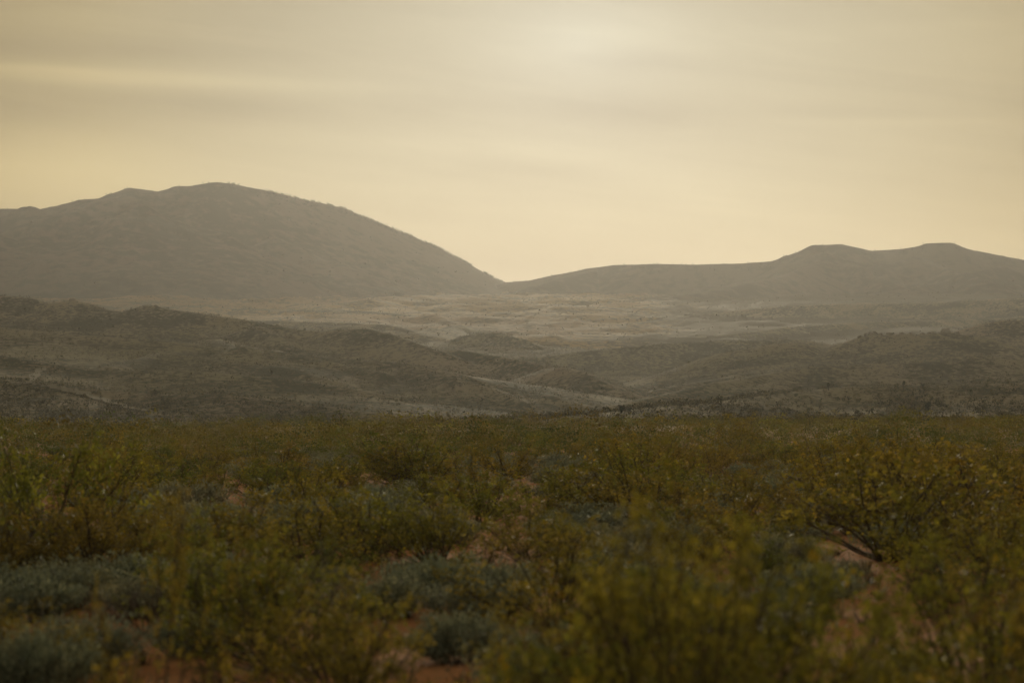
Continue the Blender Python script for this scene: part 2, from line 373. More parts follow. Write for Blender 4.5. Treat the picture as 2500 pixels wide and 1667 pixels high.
M['juniper'] = leaf_mat('dark_needle', [(.040,.045,.022), (.050,.048,.024), (.036,.040,.020), (.040,.045,.022)], 0.05, 0.8, 0.1, (1,1,.7,1))

# ------------------------------------------------------------------ mesh helpers
def mesh_np(name, V, F, mats, attrs=None, midx=None, smooth=False):
    """V (n,3), F (m,k) all of one arity"""
    V = np.asarray(V, np.float32); F = np.asarray(F, np.int32); k = F.shape[1]
    me = bpy.data.meshes.new(name)
    me.vertices.add(len(V)); me.vertices.foreach_set('co', V.ravel())
    me.loops.add(F.size); me.loops.foreach_set('vertex_index', F.ravel())
    me.polygons.add(len(F)); me.polygons.foreach_set('loop_start', np.arange(0, F.size, k, dtype=np.int32))
    me.polygons.foreach_set('loop_total', np.full(len(F), k, np.int32))
    if smooth: me.polygons.foreach_set('use_smooth', np.ones(len(F), bool))
    for mm in mats: me.materials.append(mm)
    if midx is not None: me.polygons.foreach_set('material_index', np.asarray(midx, np.int32))
    me.update(calc_edges=True)
    for an, (dom, vals) in (attrs or {}).items():
        a = me.attributes.new(an, 'FLOAT', dom); a.data.foreach_set('value', np.asarray(vals, np.float32))
    me.validate()
    return me
def link(name, me, parent=None, loc=None):
    o = bpy.data.objects.new(name, me); COL.objects.link(o)
    if parent: o.parent = parent
    if loc is not None: o.location = loc
    return o
def props(o, label=None, cat=None, group=None, kind=None):
    for k, v in (('label', label), ('category', cat), ('group', group), ('kind', kind)):
        if v: o[k] = v
    return o

# ------------------------------------------------------------------ terrain mesh (one sheet, split by landform)
def build_terrain():
    fine = np.linspace(-0.262, 0.262, 1150)          # tangent of the bearing
    azf = np.arctan(fine)
    side = np.concatenate([np.linspace(azf[-1], radians(35), 30)[1:], np.linspace(radians(35), radians(180), 40)[1:]])
    az = np.concatenate([-side[::-1], azf, side])
    rr = np.concatenate([[0.05, 1, 2.5, 5], np.linspace(8, 60, 40), np.linspace(62, 395, 70)[1:], np.arange(399, 1200, 3.2), np.arange(1200, 2100, 4.0),
                         np.arange(2100, 3700, 11), np.arange(3700, 5150, 8.5), np.linspace(5160, 9000, 26)])
    A, R = np.meshgrid(az, rr)                       # rows = distance
    inside = np.abs(A) <= azf[-1]+1e-9
    # use planar distance (Y) inside the fan, radial outside
    Xg = np.where(inside, R*np.tan(np.where(inside, A, 0)), 0); Yg = np.where(inside, R, 0)
    e = 1/np.cos(azf[-1])
    Xg = np.where(inside, Xg, R*e*np.sin(A)); Yg = np.where(inside, Yg, R*e*np.cos(A))
    Zg, T = height(Xg, Yg)
    nr, nc = A.shape
    V = np.stack([Xg, Yg, Zg], -1).reshape(-1, 3)
    i = np.arange(nr-1)[:, None]*nc+np.arange(nc-1)[None, :]
    F = np.stack([i, i+1, i+nc+1, i+nc], -1)
    Tf = T[:-1, :-1].copy(); Yf = Yg[:-1, :-1]; Rf = R[:-1, :-1]
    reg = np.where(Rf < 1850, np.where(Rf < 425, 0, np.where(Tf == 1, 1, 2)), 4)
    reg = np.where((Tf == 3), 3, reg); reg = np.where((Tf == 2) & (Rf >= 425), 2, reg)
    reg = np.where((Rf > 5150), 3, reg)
    names = {0: ('ground', 'soil'), 1: ('terrain', 'near_hill'), 2: ('hills', 'hills'), 3: ('mountains', 'mountain'), 4: ('valley', 'valley')}
    for r_, (nm, mm) in names.items():
        f = F[reg == r_]
        if not len(f): continue
        u, inv = np.unique(f, return_inverse=True)
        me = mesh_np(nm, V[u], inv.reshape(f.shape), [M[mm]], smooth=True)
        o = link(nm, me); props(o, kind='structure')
build_terrain()

def zat(x, y): return height(np.atleast_1d(x), np.atleast_1d(y))[0]

# ------------------------------------------------------------------ plants: geometry generators
def tube(path, r0, r1, sides=3):
    path = np.asarray(path); n = len(path); V = []; F = []
    for i, p in enumerate(path):
        t = path[min(i+1, n-1)]-path[max(i-1, 0)]; t = t/(np.linalg.norm(t)+1e-9)
        a = np.cross(t, (0.3, 0.9, 0.1)); a /= np.linalg.norm(a)+1e-9; b = np.cross(t, a)
        r = r0+(r1-r0)*i/(n-1)
        for s in range(sides):
            th = 2*pi*s/sides; V.append(p+r*(math.cos(th)*a+math.sin(th)*b))
    for i in range(n-1):
        for s in range(sides):
            s2 = (s+1) % sides
            F.append((i*sides+s, i*sides+s2, (i+1)*sides+s2, (i+1)*sides+s))
    return np.array(V), np.array(F)
class Acc:
    def __init__(s): s.V = []; s.F = []; s.n = 0; s.m = []
    def add(s, V, F, mi=0):
        s.V.append(V); s.F.append(np.asarray(F)+s.n); s.n += len(V); s.m.append(np.full(len(F), mi))
    def mesh(s, name, mats, **kw):
        return mesh_np(name, np.concatenate(s.V), np.concatenate(s.F), mats, midx=np.concatenate(s.m), **kw)
def leaf_quads(C, size, rng, aspect=0.55, up=None):
    """quads at centres C with random orientation; up: preferred long-axis"""
    n = len(C)
    a = rng.normal(size=(n, 3))
    if up is not None: a = a*0.6+up
    a /= np.linalg.norm(a, axis=1)[:, None]
    b = np.cross(a, rng.normal(size=(n, 3))); b /= np.linalg.norm(b, axis=1)[:, None]+1e-9
    s = (np.asarray(size)*np.ones(n))[:, None]
    a = a*s*0.5; b = b*s*0.5*aspect
    V = np.stack([C-a, C+b*0.9-a*.15, C+a, C-b*0.9-a*.15], 1).reshape(-1, 3)
    F = np.arange(4*n).reshape(n, 4)
    return V, F

def creosote(rng, nstem, per, leaf, lod, H=1.3, W=1.05, flowers=0):
    """vase of many wiry stems, foliage gathered in tufts toward the branch ends; returns (foliage mesh, stem mesh)"""
    st = Acc(); C = []; LV = []; FL = []
    for i in range(nstem):
        az = rng.uniform(0, 2*pi); lean = rng.uniform(0.03, 1.0)**0.62*radians(72)
        L = H*rng.uniform(.80, 1.08)*(1-0.16*lean)
        p0 = np.array([rng.normal()*.06, rng.normal()*.06, 0])
        pts = [p0]; d = np.array([math.cos(az)*math.sin(lean), math.sin(az)*math.sin(lean)*1.0, math.cos(lean)])
        d[:2] *= W
        n = 6
        for k in range(n):
            d = d+rng.normal(size=3)*0.10+np.array([0, 0, .03]); d /= np.linalg.norm(d)
            pts.append(pts[-1]+d*L/n)
        pts = np.array(pts)
        v, f = tube(pts, .013*H, .004, 3); st.add(v, f)
        nt_ = rng.integers(4, 8)
        for j in range(nt_):
            t = rng.uniform(.35, 1.0)*n; k = min(int(t), n-1); q = pts[k]+(pts[k+1]-pts[k])*(t-k)
            dd = (pts[k+1]-pts[k]); dd = dd/np.linalg.norm(dd)+rng.normal(size=3)*.55; dd /= np.linalg.norm(dd)
            l = H*rng.uniform(.12, .30)
            e = q+dd*l+np.array([0, 0, .04])
            if lod < 2:
                v, f = tube([q, q+dd*l*.5+rng.normal(size=3)*.01, e], .005, .002, 3); st.add(v, f)
            nk = rng.integers(2, 5); tv = rng.random()
            for kk in range(nk):
                m = int(per/4*rng.uniform(.6, 1.4)); u = rng.uniform(.35, 1.08)
                cc = q+(e-q)*u+rng.normal(size=3)*.03*H
                c = cc+rng.normal(size=(m, 3))*(rng.uniform(.018, .042)*H)
                C.append(c); LV.append(np.clip(tv*.5+rng.random()*.4+rng.random(m)*.15, 0, 1)); FL.append(np.full(m, rng.random() < flowers*2.2))
    C = np.concatenate(C); LV = np.concatenate(LV); FL = np.concatenate(FL); kz = C[:, 2] > .05; C = C[kz]; FL = FL[kz]; LV = LV[kz]
    V, F = leaf_quads(C, leaf*rng.uniform(.7, 1.4, len(C)), rng)
    mi = np.zeros(len(F)); lv = LV; u = rng.random(len(F))
    mi[FL & (u < .45)] = 1
    mi[(u > 1-.012) & (lv > .35)] = 2
    fo = mesh_np('foliage', V, F, [M['creosote'], M['flower'], M['seed']], midx=mi, attrs={'tint': ('FACE', np.zeros(len(F))), 'leafvar': ('FACE', lv)})
    return fo, st.mesh('stems', [M['bark']])

def sage(rng, n, leaf, H=.6, W=.62, matn='sage', name='foliage', droop=0):
    """low dense mound of short upright sprigs with an uneven top"""
    nb = 34; st = Acc(); C = []; U = []
    for i in range(nb):
        az = rng.uniform(0, 2*pi); r = math.sqrt(rng.random())*.9
        tip = np.array([math.cos(az)*r*W, math.sin(az)*r*W, H*(1-.55*r*r)*rng.uniform(.75, 1.12)])
        b0 = tip*np.array([.15, .15, 0]); mid = (b0+tip)/2+rng.normal(size=3)*.03
        v, f = tube([b0, mid, tip], .008, .003, 3); st.add(v, f)
        m = n//nb
        t = rng.uniform(.35, 1.08, m)[:, None]
        C.append(b0+(tip-b0)*t+rng.normal(size=(m, 3))*np.array([.06, .06, .05])*(H/.6)); U.append(np.tile((tip-b0)*.9/np.linalg.norm(tip-b0)+np.array([0, 0, .6]), (m, 1)))
    C = np.concatenate(C); U = np.concatenate(U)
    V, F = leaf_quads(C, leaf*rng.uniform(.6, 1.4, len(C)), rng, .32, U)
    lv = np.clip(.5*rng.random(len(F))+.5*vnoise(C[:, 0]*8, C[:, 1]*8+C[:, 2]*5, 2), 0, 1)
    fo = mesh_np(name, V, F, [M[matn]], attrs={'tint': ('FACE', np.zeros(len(F))), 'leafvar': ('FACE', lv)})
    return fo, st.mesh('stems', [M['deadwood']])

def blades(rng, n, H, spread):
    az = rng.uniform(0, 2*pi, n); r = np.sqrt(rng.random(n))*spread*.35
    b0 = np.stack([np.cos(az)*r, np.sin(az)*r, np.zeros(n)], 1)
    h = H*rng.uniform(.5, 1.1, n); o = rng.uniform(0, 1, n)*spread
    tip = b0+np.stack([np.cos(az)*o, np.sin(az)*o, h], 1)+rng.normal(size=(n, 3))*.03
    wd = np.stack([-np.sin(az), np.cos(az), 0*az], 1)*(.0045+.004*rng.random(n))[:, None]
    mid = (b0+tip)/2+np.array([0, 0, .06])*h[:, None]
    V = np.stack([b0-wd, b0+wd, mid+wd, mid-wd, tip-wd*.3, tip+wd*.3], 1).reshape(-1, 3)
    i = np.arange(n)[:, None]*6
    F = np.concatenate([i+np.array([[0, 1, 2, 3]]), i+np.array([[3, 2, 5, 4]])])
    return V, F

def twiggy(rng, H=1.0):
    """leafless fan of forked dry stems"""
    st = Acc()
    def grow(p, d, L, r, lev):
        n = 4; pts = [p]
        for k in range(n):
            d = d+rng.normal(size=3)*.13; d /= np.linalg.norm(d); pts.append(pts[-1]+d*L/n)
        v, f = tube(pts, r, r*.55, 3 if lev else 4); st.add(v, f)
        if lev < 3:
            for j in range(rng.integers(2, 5)):
                k = rng.integers(2, n+1)
                dd = d+rng.normal(size=3)*.45; dd[2] = abs(dd[2])*.8+.15; dd /= np.linalg.norm(dd)
                grow(pts[k], dd, L*rng.uniform(.45, .7), r*.55, lev+1)
    for i in range(9):
        az = rng.uniform(0, 2*pi); ln = rng.uniform(.2, 1.1)
        grow(np.zeros(3), np.array([math.cos(az)*math.sin(ln), math.sin(az)*math.sin(ln), math.cos(ln)]), H*.55, .014, 0)
    return st.mesh('stems', [M['deadwood']])

def zof(x, y): return float(zat(x, y)[0])

# ------------------------------------------------------------------ dirt tracks on the far hillside
def track(pts, wid):
    V = []; 
    P3 = []
    for (x0, y0), (x1, y1) in zip(pts[:-1], pts[1:]):
        for t in np.linspace(0, 1, 14, endpoint=False):
            h = hit(x0+(x1-x0)*t, y0+(y1-y0)*t, d0=440, d1=2600, n=2500)
            if h is not None: P3.append(h)
    P3 = np.array(P3)
    for k in range(60): P3[1:-1] = (P3[:-2]+2*P3[1:-1]+P3[2:])/4
    T = np.gradient(P3[:, :2], axis=0); T /= np.linalg.norm(T, axis=1)[:, None]+1e-9
    N = np.stack([-T[:, 1], T[:, 0]], 1)
    ww = wid*(1+.35*np.sin(np.arange(len(P3))*.6))
    rows = []
    for s in (-1, -.5, 0, .5, 1):
        xy = P3[:, :2]+N*(ww*s)[:, None]
        rows.append(np.stack([xy[:, 0], xy[:, 1], zat(xy[:, 0], xy[:, 1])+.45], 1))
    V = np.concatenate(rows); n = len(P3); i = np.arange(n-1)
    F = np.concatenate([np.stack([k*n+i, k*n+i+1, (k+1)*n+i+1, (k+1)*n+i], 1) for k in range(4)])
    o = link('dirt_track', mesh_np('dirt_track', V, F, [M['track']], smooth=True)); props(o, kind='structure')
track([(28,884),(68,879),(102,884),(126,891),(160,899),(204,910),(260,928),(306,941),(340,946)], 2.2)
track([(66,878),(80,862),(99,846)], 1.6)

# ------------------------------------------------------------------ prototypes of the plants
rngp = np.random.default_rng(21)
NEAR = [creosote(rngp, 32+4*i, 40, .040, 0, flowers=.010) for i in range(5)]
NEAR.append(creosote(rngp, 7, 40, .040, 0))
MID = [creosote(rngp, 22, 26, .055, 1, flowers=.003) for i in range(6)]
SAGE_N = [sage(rngp, 6500, .055) for i in range(3)]
SAGE_M = [sage(rngp, 1800, .085) for i in range(3)]
DEAD = [twiggy(rngp) for i in range(3)]
def dims(me):
    c = np.zeros(len(me.vertices)*3, np.float32); me.vertices.foreach_get('co', c); c = c.reshape(-1, 3)
    return float(np.percentile(c[:, 2], 98.5)), float(np.percentile(np.hypot(c[:, 0], c[:, 1]), 95)), float(c[:, 2].max())
DIM = {fo.name: dims(fo) for fo, st in NEAR+MID+SAGE_N+SAGE_M}
BUSHES = []     # (x, y, radius) taken ground
THINGS = []     # record for labels
def plant(kind, x, y, H, W, tint, variant, rot, label=None, group=None):
    """one shrub = Empty + foliage + stems; H, W scale relative to the prototype"""
    if kind == 'creosote_bush': (fo, st) = NEAR[5] if variant < 0 else (NEAR if y < 34 else MID)[variant % (5 if y < 34 else 6)]; h0, w0, hx = DIM[fo.name]; h0 = hx if y < 22 else h0
    elif kind == 'sage_shrub': (fo, st) = (SAGE_N if y < 45 else SAGE_M)[variant % 3]; h0, w0, hx = DIM[fo.name]
    else: fo = None; st = DEAD[variant % 3]; h0 = 1.0; w0 = .8
    e = bpy.data.objects.new(kind, None); e.empty_display_size = .3; COL.objects.link(e)
    e.location = (x, y, zof(x, y)-.03); e.rotation_euler = (0, 0, rot); e.scale = (W/w0, W/w0, H/h0)
    if fo is not None:
        f = link('foliage', fo, e); f.color = (tint, tint, tint, 1)
    s_ = link('stems', st, e); s_.color = (tint, tint, tint, 1)
    props(e, label, {'creosote_bush': 'bush', 'sage_shrub': 'shrub', 'dead_shrub': 'dead shrub'}[kind], group)
    BUSHES.append((x, y, W*.8)); THINGS.append((e, kind, x, y, H, W, tint))
    return e

def ground_at(x, y):              # picture point on the flat field -> world
    a, b = ray(x, y); d = EYE/max(-b, 1e-4); return a*d, d
C_, S_, D_ = 'creosote_bush', 'sage_shrub', 'dead_shrub'
# shrubs one can recognise in the photo: kind, column, distance (or base row), height m, half width m, tint, label
SPEC = [
 (C_, 1590, 'd12.5', 2.12, .95, .30, 'tallest blurred bush right of centre, its golden tip reaching the far field edge'),
 (C_, 1440, 'd13.5', 1.58, .85, .05, 'dark olive blurred bush filling the space left below the tall golden-tipped bush'),
 (C_, 1760, 'd14.5', 1.75, 1.0, .12, 'broad blurred olive bush just right of the tall golden-tipped bush'),
 (C_, 2010, 'd13.0', 1.30, .70, .62, 'dark blurred bush at the bottom between the broad olive bush and the right edge'),
 (C_, 2270, 'd16.5', 1.85, 1.1, .15, 'large blurred bush with pale leaf glints at the right edge of the foreground'),
 (C_, 2400, 'd12.0', 1.80, .85, .52, 'dark blurred bush cut off by the right edge at the bottom corner'),
 (C_, 1180, 'd13.0', .95, .60, .30, 'low brownish blurred bush at the bottom right of the orange soil patch'),
 (C_, 1320, 'd16.8', 1.22, .70, .40, 'brownish blurred bush in front of the pale flower head, centre foreground'),
 (C_, 640, 'd21.0', 1.42, 1.05, .10, 'wide dark bush with stems showing, left of centre in the foreground'),
 (C_, 790, 'd17.5', 1.25, .75, .38, 'brownish twiggy blurred bush at the bottom left of centre'),
 (C_, 480, 'd24.5', 1.18, .80, .02, 'olive bush behind the blue-grey sage mounds, left foreground'),
 (C_, 372, 'd15.0', 2.12, .50, .42, 'narrow rusty blurred spray that rises above the field edge on the left'),
 (C_, 590, 'd20.0', 1.55, .60, .44, 'rusty orange blurred spray to the right of the tall narrow one'),
 (C_, 120, 1290, 1.85, 1.35, .05, 'tall dark green bush with pale bare branches near the left edge'),
 (C_, 250, 1255, 1.55, 1.10, .55, 'dark bush directly right of the tall bush near the left edge'),
 (C_, -10, 1240, 1.70, 1.20, .0, 'dark green bush cut off by the left edge in the middle field'),
 (C_, 1100, 1213, 1.05, 1.05, .08, 'rounded bush with a pale glinting crown standing alone in the centre'),
 (C_, 860, 1290, 1.10, 1.20, .15, 'wide olive bush left of the mound in the centre foreground'),
 (C_, 1010, 1305, 1.15, .70, .33, 'olive-brown bush in front of the rounded glinting bush'),
 (C_, 1960, 1218, 1.15, 1.10, .42, 'open dark bush with fanned black stems, right of centre'),
 (C_, 1560, 1180, 1.20, 1.2, .1, 'olive bush with pale seed glints behind the tall golden-tipped bush'),
 (C_, 1340, 1175, 1.15, 1.3, .12, 'pale glinting bush left of the tall golden-tipped bush'),
 (C_, 1700, 1045, 2.1, 2.0, .55, 'darkest tall bush of the far field, right of centre'),
 (C_, 720, 1200, 1.2, 1.2, .36, 'brownish bush left of the pale silver sage'),
 (C_, 60, 'd15.0', .62, .35, .15, 'small yellowish blurred bush against the left edge above the orange soil'),
 (C_, 2120, 1130, 1.5, 1.7, .55, 'dark green bush on the right of the middle field'),
 (C_, 2280, 1150, 1.5, 1.7, .60, 'dark green bush near the right edge of the middle field'),
 (S_, 110, 1335, .42, .75, .2, 'pale grey-green sage mound below the tall left bush'),
 (S_, 230, 1370, .45, .70, .6, 'sage mound leaning toward the orange soil, left foreground'),
 (S_, 60, 1425, .50, .62, .45, 'dense blue-grey sage mound above the orange soil at the left'),
 (S_, 210, 1535, .48, .50, .3, 'blurred blue-grey sage mound right of the orange soil patch'),
 (S_, 90, 1600, .52, .42, .5, 'blurred sage mound at the bottom left corner'),
 (S_, 330, 1415, .42, .55, .8, 'small grey sage mound beside the wide dark bush'),
 (S_, 480, 1262, .50, .80, .75, 'sage mound with a pale lit rim, left of centre'),
 (S_, 440, 1180, .70, .95, .7, 'dull purple-grey shrub in the hollow behind the left bushes'),
 (S_, 870, 1172, .45, 1.3, .9, 'pale silver sage with spiky top left of the glinting bush'),
 (S_, 1090, 1430, .48, .58, .25, 'blue-green sage mound in the centre foreground'),
 (S_, 890, 1420, .45, .60, .6, 'grey sage mound left of the blue-green one in the centre'),
 (S_, 1180, 1370, .38, .42, .7, 'grey-green sage mound right of the orange gap in the centre'),
 (S_, 1370, 1222, .38, .8, .3, 'flat teal sage mound right of the rounded glinting bush'),
 (S_, 1060, 1530, .45, .50, .4, 'blurred green-grey sage above the orange soil at the bottom'),
 (S_, 1260, 'd17.5', .60, .55, .5, 'blurred blue-grey sage mound at the bottom centre right'),
 (S_, 2060, 1270, .50, .65, .5, 'dark teal sage mound below the fanned black stems'),
 (S_, 2180, 1205, .55, 1.3, .8, 'pale grey sage mound right of the fanned black stems'),
 (S_, 2040, 1160, .55, 1.1, .6, 'grey sage mound behind the fanned black stems'),
 (S_, 1830, 1120, .55, 1.2, .7, 'grey sage mound in the gap behind the right bushes'),
 (S_, 1030, 1250, .45, .6, .85, 'pale sage tuft at the foot of the rounded glinting bush'),
 (S_, 940, 1260, .40, .6, .55, 'pale sage tuft between the rounded bush and the wide olive bush'),
 (D_, 170, 1300, 1.2, 1.1, .3, 'bare pale branches showing in front of the tall left bush'),
 (D_, 1975, 1225, 1.0, 1.1, .3, 'black fanned dry stems right of centre'),
 (D_, 330, 1450, .8, .6, .3, 'dry brown twigs beside the wide dark bush, left foreground'),
 (D_, 720, 'd22.5', 1.1, .8, .3, 'dry brown stems in front of the wide dark bush'),
 (D_, 1130, 1350, .55, .7, .3, 'low dark twigs beside the orange gap in the centre'),
]
rp = np.random.default_rng(5)
for i, (k, cx, b, H, W, t, lab) in enumerate(SPEC):
    if isinstance(b, str): d = float(b[1:]); a_, _ = ray(cx, 1000); x, y = a_*d, d
    else: x, y = ground_at(cx, b)
    vi = int(rp.integers(0, 99)); vi = -1 if cx in (372, 590) else vi
    if y < 22 and k == C_ and vi >= 0 and cx != 1590: H *= .93
    plant(k, x, y, H, W, t, vi, rp.uniform(0, 6.28), lab, {C_: 'creosote bushes of the field', S_: 'sage mounds of the field', D_: 'dry bare shrubs of the field'}[k])
NSPEC = len(THINGS)

# soil gaps that stay open in the photo
GAPS = [(70,1470,150,50),(1030,1540,110,60),(1085,1300,60,30),(2010,1235,110,25),(640,1360,40,20)]
def in_gap(x, y, d):
    if d < 1: return False
    cx = 1176+x/d*FPX; cy = HORIZON+EYE/d*FPX
    return any(abs(cx-gx) < gw and abs(cy-gy) < gh for gx, gy, gw, gh in GAPS)

# ---- the rest of the field: jittered scatter, nearest ones as plants of their own
cand = []
rs = np.random.default_rng(11)
d = 19.5
while d < 455:
    step = 1.25+d*.0095
    half = d*.2165+ (2.5 if d < 60 else 4)
    n = int(2*half/ (1.50+d*.0085))
    xs = (np.arange(n)+.5+rs.uniform(-.45, .45, n))/n*2*half-half
    ys = d+rs.uniform(-.6, .6, n)*step
    for x, y in zip(xs, ys): cand.append((x, y))
    d += step
cand.sort(key=lambda p: p[1])
bx = np.array([(b[0], b[1], b[2]) for b in BUSHES])
def free(x, y, r):
    return not ((np.hypot(bx[:, 0]-x, bx[:, 1]-y)) < (bx[:, 2]+r)*.62).any()
count = {C_: sum(t[1] == C_ for t in THINGS), S_: sum(t[1] == S_ for t in THINGS), D_: 0}
FAR = []
for x, y in cand:
    dens = vnoise(np.array([x/14.+50]), np.array([y/22.]), 8)[0]*.65+vnoise(np.array([x/4.+5]), np.array([y/7.]), 9)[0]*.35
    if y < 130 and not free(x, y, .35): continue
    if in_gap(x, y, y): continue
    u = rs.random()
    if y < 27 and u < .35: continue
    kind = S_ if (u > (.80 if y < 60 else .86) or dens < .31) else C_
    if .30 < u < .335 and y < 90: kind = D_
    if rs.random() < .08+max(0, (.30 if y < 140 else .42)-dens)*(1.2 if y < 140 else 2.6): continue
    if y > 395 and rs.random() < (y-395)/75+.25: continue
    tint = float((.55*vnoise(np.array([x/9.]), np.array([y/13.]), 21)[0]+.45*rs.random()))
    if kind == D_: H = rs.uniform(.45, .9); W = H*.9
    elif kind == C_: H = rs.uniform(.55, 1.12)*(1+.3*(dens-.5))*(1.5 if rs.random() < .12 else 1)*(1 if y < 140 else rs.uniform(.9, 1.7)*(1.35 if y > 340 and rs.random() < .2 else 1)); W = H*rs.uniform(.85, 1.25)*(1.05 if y < 100 else 1.3)
    else: H = rs.uniform(.32, .6); W = H*rs.uniform(1.0, 1.6)
    if y < 27: H *= .8; W *= .8
    vis = abs(x) < y*.2165+.6
    if count[kind] < 300 and (kind == C_ or y < 150) and vis:
        plant(kind, x, y, H, W, tint, int(rs.integers(0, 99)), rs.uniform(0, 6.28)); count[kind] += 1
    elif kind != D_ and (y > 40 or not vis): FAR.append((x, y, H, W, tint, kind))
print('individual', count, 'far', len(FAR))

# ---- distant bushes of the field: leaf clumps gathered into one mass per kind
def far_mass(name, items, matn, nq, tintoff=0, hang=.15, big=1.0, lvoff=0.0):
    r = np.random.default_rng(31); VV = []; TT = []; LL = []
    if not items: return
    A = np.array([(i[0], i[1], i[2], i[3], i[4]) for i in items]); z = zat(A[:, 0], A[:, 1])
    nqs = np.array([nq(y) for y in A[:, 1]]).astype(int)
    idx = np.repeat(np.arange(len(A)), nqs); n = len(idx)
    K = np.maximum(3, (nqs**.5).astype(int))[idx]          # leaf clumps per crown
    ck = (r.random(n)*K).astype(int)
    hk = lambda s_: _h(idx, ck, s_)                         # same value for every leaf of a clump
    ph = r.uniform(0, 6.28, len(A))[idx]; H = A[idx, 2]; W = A[idx, 3]
    az = hk(1)*2*pi; q = hk(2)**.5; el = hk(3)
    lob = 1+.25*np.sin(2*az+ph)+.16*np.sin(3*az+2.3*ph)
    rad = W*lob*q*np.sqrt(np.clip(1-(el*.9)**2, .08, 1))
    cz = H*(hang+(1-hang)*el*(.85+.3*hk(5)))
    sp = (1.25/np.sqrt(K))[:, None]*np.stack([W, W, H*.55], 1)
    C = np.stack([A[idx, 0]+np.cos(az)*rad, A[idx, 1]+np.sin(az)*rad, z[idx]+cz-.03], 1)+r.normal(size=(n, 3))*sp*.42
    size = big*1.9*np.sqrt(H*W/nqs[idx])*r.uniform(.45, 1.15, n)
    V, F = leaf_quads(C, size, r, .8)
    V[:, 2] = np.maximum(V[:, 2], np.repeat(z[idx], 4)-.1)
    o = link(name, mesh_np(name, V, F, [M[matn]], attrs={'tint': ('FACE', A[idx, 4]), 'leafvar': ('FACE', np.clip(lvoff+.55*_h(idx, idx*0, 6)+.45*hk(4)+.15*r.random(n), 0, 1))}))
    o.color = (tintoff, tintoff, tintoff, 1)
    return props(o, kind='stuff')
far_mass('distant_bushes', [f for f in FAR if f[5] == C_], 'creosote_far', lambda y: 460 if y < 150 else (320 if y < 250 else 240), big=.80, lvoff=-.08, hang=.05)
far_mass('distant_sage', [f for f in FAR if f[5] == S_], 'sage', lambda y: 160 if y < 150 else 60, big=.7)

# ---- dry grass and low forbs between the shrubs
def grass():
    r = np.random.default_rng(3); acc = []; 
    A = Acc(); lv = []
    n = 1900
    dd = np.exp(r.uniform(math.log(12.5), math.log(150), n)); xx = r.uniform(-1, 1, n)*(dd*.2165+1)
    zz = zat(xx, dd)
    for x, y, z in zip(xx, dd, zz):
        if in_gap(x, y, y) and r.random() < .75: continue
        k = int(26 if y < 50 else 12); H = r.uniform(.10, .30)*(.7 if y < 22 else 1)*(1.35 if r.random() < .2 else 1)
        V, F = blades(r, k, H, .16)
        if y > 50:
            c = V.mean(0); V = (V-c)*np.array([1.5, 1.5, 1])+c
        A.add(V+np.array([x, y, z-.02]), F); lv.append(np.full(len(F), r.random()))
    lv = np.concatenate(lv)
    o = link('dry_grass', A.mesh('dry_grass', [M['dry']], attrs={'tint': ('FACE', lv*.99), 'leafvar': ('FACE', lv)})); props(o, kind='stuff')
grass()
def litter():        # pebbles and twigs on the bare soil
    r = np.random.default_rng(8); n = 9000
    dd = np.exp(r.uniform(math.log(13), math.log(60), n)); xx = r.uniform(-1, 1, n)*(dd*.2165+1)
    C = np.stack([xx, dd, zat(xx, dd)+.012], 1)
    V, F = leaf_quads(C, r.uniform(.02, .07, n), r, .5)
    lv = r.random(n)
    o = link('plant_litter', mesh_np('plant_litter', V, F, [M['dry']], attrs={'tint': ('FACE', lv), 'leafvar': ('FACE', lv*.5)})); props(o, kind='stuff')
litter()

# ---- scrub on the hills
def hill_scrub(name, d0, d1, n, nq, hmin, hmax, seed, matn='scrub', band=(-.232, .232), dens=None, big=1.0):
    r = np.random.default_rng(seed)
    dd = np.sqrt(r.uniform(d0*d0, d1*d1, n)); xx = r.uniform(band[0], band[1], n)*dd
    p = vnoise(xx/22+9, dd/40, seed+1)*.5+vnoise(xx/70, dd/160, seed+2)*.5
    keep = r.random(n) < np.clip((p-.18)*2.2, .08, 1)
    if dens is not None: keep &= dens(xx, dd, r)
    xx, dd = xx[keep], dd[keep]; H = r.uniform(hmin, hmax, len(xx))*(.75+.5*r.random(len(xx)))
    items = [(x, y, h, h*r.uniform(.6, 1.05), r.random()) for x, y, h in zip(xx, dd, H)]
    far_mass(name, items, matn, lambda y: nq, hang=.1, big=big)
hill_scrub('near_hill_scrub', 428, 800, 22000, 20, .7, 1.5, 41)
hill_scrub('hill_scrub', 780, 2050, 100000, 7, .5, 1.25, 43, big=.9)
hill_scrub('valley_scrub', 2000, 4300, 7000, 5, 1.0, 2.4, 47, big=.9)

